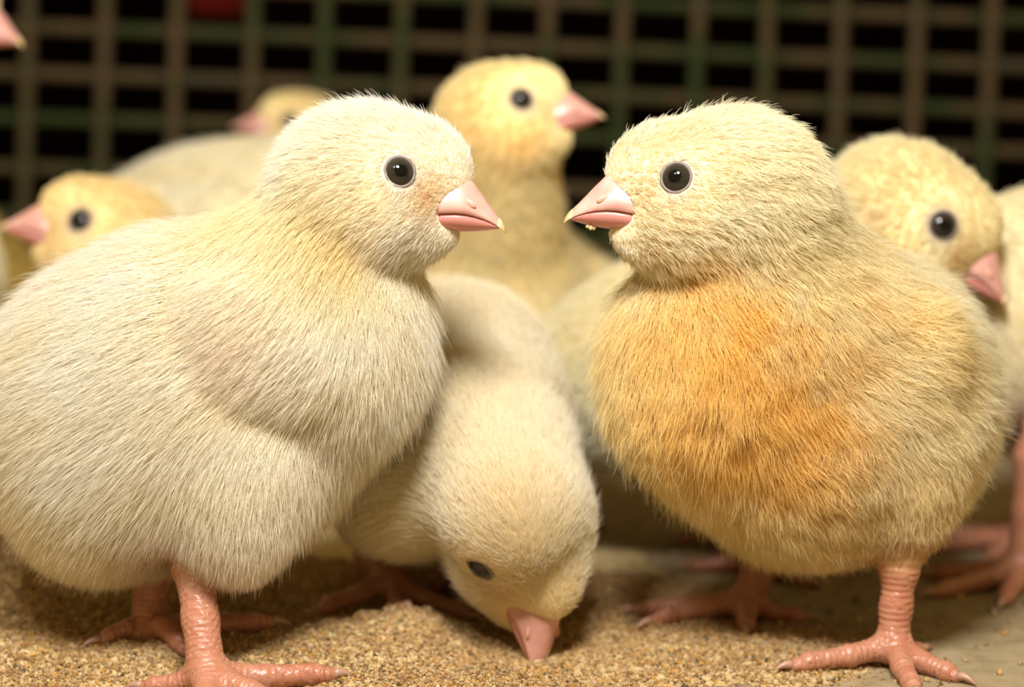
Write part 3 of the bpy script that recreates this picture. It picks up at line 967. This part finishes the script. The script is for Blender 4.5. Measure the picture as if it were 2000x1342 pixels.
# ---- the chicks further back: one builder, placed by body spot, heading and head
def chick_back(label, bx, by, yaw, head, hf, hu, s=1.0, col=CREAM, hcol=None, seed=1, strands=36000, voxel=0.12, body_z=0.0, hs=None, pitch=12, legs=True, stains=None, stride=0.0):
    P = []
    hs = hs or s
    Ry = rot(yaw)
    loc = V(bx, by, 0)
    g = lambda x, y, z: loc + Ry @ (V(x, y, z) * s) + V(0, 0, body_z)
    Rb = Ry @ rot(0, -pitch)
    back = Ry @ V(-1, 0, -0.4); down = Ry @ V(0.05, 0, -1)
    def e(x, y, z, rx, ry, rz, k, comb, R=Rb, ln=0.5, zone='body'):
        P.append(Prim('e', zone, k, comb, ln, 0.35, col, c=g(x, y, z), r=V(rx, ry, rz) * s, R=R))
    e(0, 0, 5.1, 3.5, 2.6, 2.75, 0.6, back)
    e(1.9, 0, 5.3, 2.0, 2.1, 2.2, 1.0, down)
    e(-2.2, 0, 4.6, 1.9, 1.9, 1.9, 1.0, back)
    e(0.6, 0, 4.0, 2.3, 2.2, 1.8, 1.0, down)
    for sd in (1, -1):
        e(0.3, sd * 1.5, 3.3, 1.15, 1.0, 1.5, 0.6, down)
        e(-0.2, sd * 2.2, 5.5, 1.9, 0.75, 1.25, 0.3, back)
    hc = hcol if hcol is not None else col
    P.append(Prim('c', 'body', 0.8, Ry @ V(-0.6, 0, -0.8), 0.4, 0.35, hc, a=head - unit(hf) * 0.15 * hs - V(0, 0, 0.65) * hs, b=g(1.7, 0, 6.0), ra=1.32 * hs, rb=1.9 * s))
    hp, fr = head_prims(head, hf, hu, hs, hc, 0.3)
    P += hp
    claws = []
    if legs:
        for sd in (1, -1):
            fx = stride if sd > 0 else 0.0
            fo = g(0.5 + fx, sd * 1.5, 0); fo[2] = 0.4
            h_ = Ry @ V(1, 0.1 * sd, 0)
            lp, cl = leg_prims(g(0.3 + fx * 0.85, sd * 1.5, 3.2 if fx else 2.9), g(0.1 + fx * 1.1, sd * 1.5, 2.4 if fx else 2.1), fo, h_, s, 0.36)
            P += lp; claws += cl
    st = face_stains(fr[3], hs, 0.8) + (stains(P) if stains else [])
    return build_chick(label, P, fr, claws, strands, 0.011, voxel, st, 0.4, seed)

chick_left()
chick_right()
chick_peck()
YEL = (0.93, 0.84, 0.52)
def bxy(px, d):
    p_ = at(px, 700, d); return p_[0], p_[1]

# stretched chick in the middle, behind the front pair
chick_back('tall chick with stretched neck behind the front pair, looking right', *bxy(1010, 50.6), -105,
           at(993, 222, 46.0), V(0.95, -0.12, 0.30), V(0.05, 0, 1), 1.02, (0.94, 0.88, 0.66), (0.94, 0.84, 0.52), seed=41, hs=0.95, body_z=0.4,
           stains=lambda P: [(ray_hit(P, 1020, 275), 0.7, (0.94, 0.62, 0.2), 0.6), (ray_hit(P, 920, 240), 0.8, (0.94, 0.7, 0.3), 0.5)])
# chick behind the yellow breasted one
chick_back('chick looking down to the right from behind the yellow breasted chick', *bxy(1405, 44.9), 0,
           at(1795, 424, 41.8), V(0.86, -0.28, -0.42), V(0.5, -0.2, 0.85), 1.1, (0.93, 0.87, 0.64), (0.93, 0.86, 0.60), seed=42, hs=1.10, strands=60000, body_z=-0.4)
# small chick at the far left facing left
chick_back('chick facing left, head seen above the back of the left chick', *bxy(330, 47.5), 175,
           at(200, 452, 46.5), V(-0.92, -0.15, 0.38), V(0.3, 0, 1), 0.95, (0.92, 0.84, 0.58), (0.93, 0.80, 0.48), seed=43, hs=1.0)
# white back and the head beyond it
chick_back('white backed chick turned away behind the left chick', *bxy(428, 54.0), 8,
           at(690, 320, 53.5), V(0.9, 0.3, -0.1), V(0, 0, 1), 1.12, (0.93, 0.90, 0.76), seed=44, hs=1.0, body_z=1.65)
chick_back('chick at the wire looking left over a white back', *bxy(690, 60.2), 170,
           at(585, 252, 59.5), V(-0.92, -0.22, 0.36), V(0.3, 0, 1), 1.0, (0.92, 0.84, 0.58), (0.92, 0.82, 0.50), seed=45, hs=0.85, body_z=0.0)
# right edge
chick_back('pale chick cut by the right edge of the picture, one pink foot showing', *bxy(2125, 44.6), 200,
           at(2330, 330, 46.0), V(0.9, 0.3, 0), V(0, 0, 1), 1.1, (0.92, 0.87, 0.68), seed=46, body_z=0.5, stride=2.2)
# left edge
chick_back('chick beyond the left edge, only its pink beak in view', *bxy(-290, 48.5), 10,
           at(-126, 14, 48.0), V(0.98, -0.15, -0.05), V(0, 0, 1), 1.0, (0.92, 0.84, 0.58), seed=47, body_z=1.5)
chick_back('dim yellow chick at the left edge behind the others', *bxy(-60, 57.5), 100,
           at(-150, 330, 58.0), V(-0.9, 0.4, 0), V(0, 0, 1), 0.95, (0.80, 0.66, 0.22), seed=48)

# ------------------------------------------------------------------ red bucket glimpsed beyond the mesh
def bucket(c, r0, r1, h):
    root = bpy.data.objects.new('hanging_bucket', None); COL.objects.link(root); root.location = Vector(c) * CM
    tag(root, 'dark red plastic bucket glimpsed through the wire at the top', 'bucket')
    n = 32; v = []; f = []
    prof = [(0, 0), (r0, 0), (r1, h), (r1 + 0.15, h), (r1 + 0.15, h + 0.2), (r1 - 0.1, h + 0.2), (r0 - 0.1, 0.2), (0, 0.2)]
    for (r_, z) in prof:
        for j in range(n):
            a = 2 * math.pi * j / n
            v.append((r_ * math.cos(a), r_ * math.sin(a), z))
    for k in range(len(prof) - 1):
        for j in range(n):
            f.append((k*n+j, k*n+(j+1) % n, (k+1)*n+(j+1) % n, (k+1)*n+j))
    mesh_obj('bucket_body', v, f, M_RED, root)
    hv, hf = torus(r1 + 0.1, 0.12, 40, 8)
    hv = np.array(hv)[:, [0, 2, 1]] + V(0, 0, h)
    mesh_obj('handle', hv, hf, M_STEEL, root)
    cv = []; cf = []
    for k in range(2):
        for j in range(8):
            a = 2 * math.pi * j / 8
            cv.append((0.1 * math.cos(a), 0.1 * math.sin(a), h + r1 + 0.1 + k * 60))
    for j in range(8): cf.append((j, (j + 1) % 8, 8 + (j + 1) % 8, 8 + j))
    mesh_obj('cord', cv, cf, M_STEEL, root)

bucket(at(428, 24, 78), 1.35, 1.5, 4)
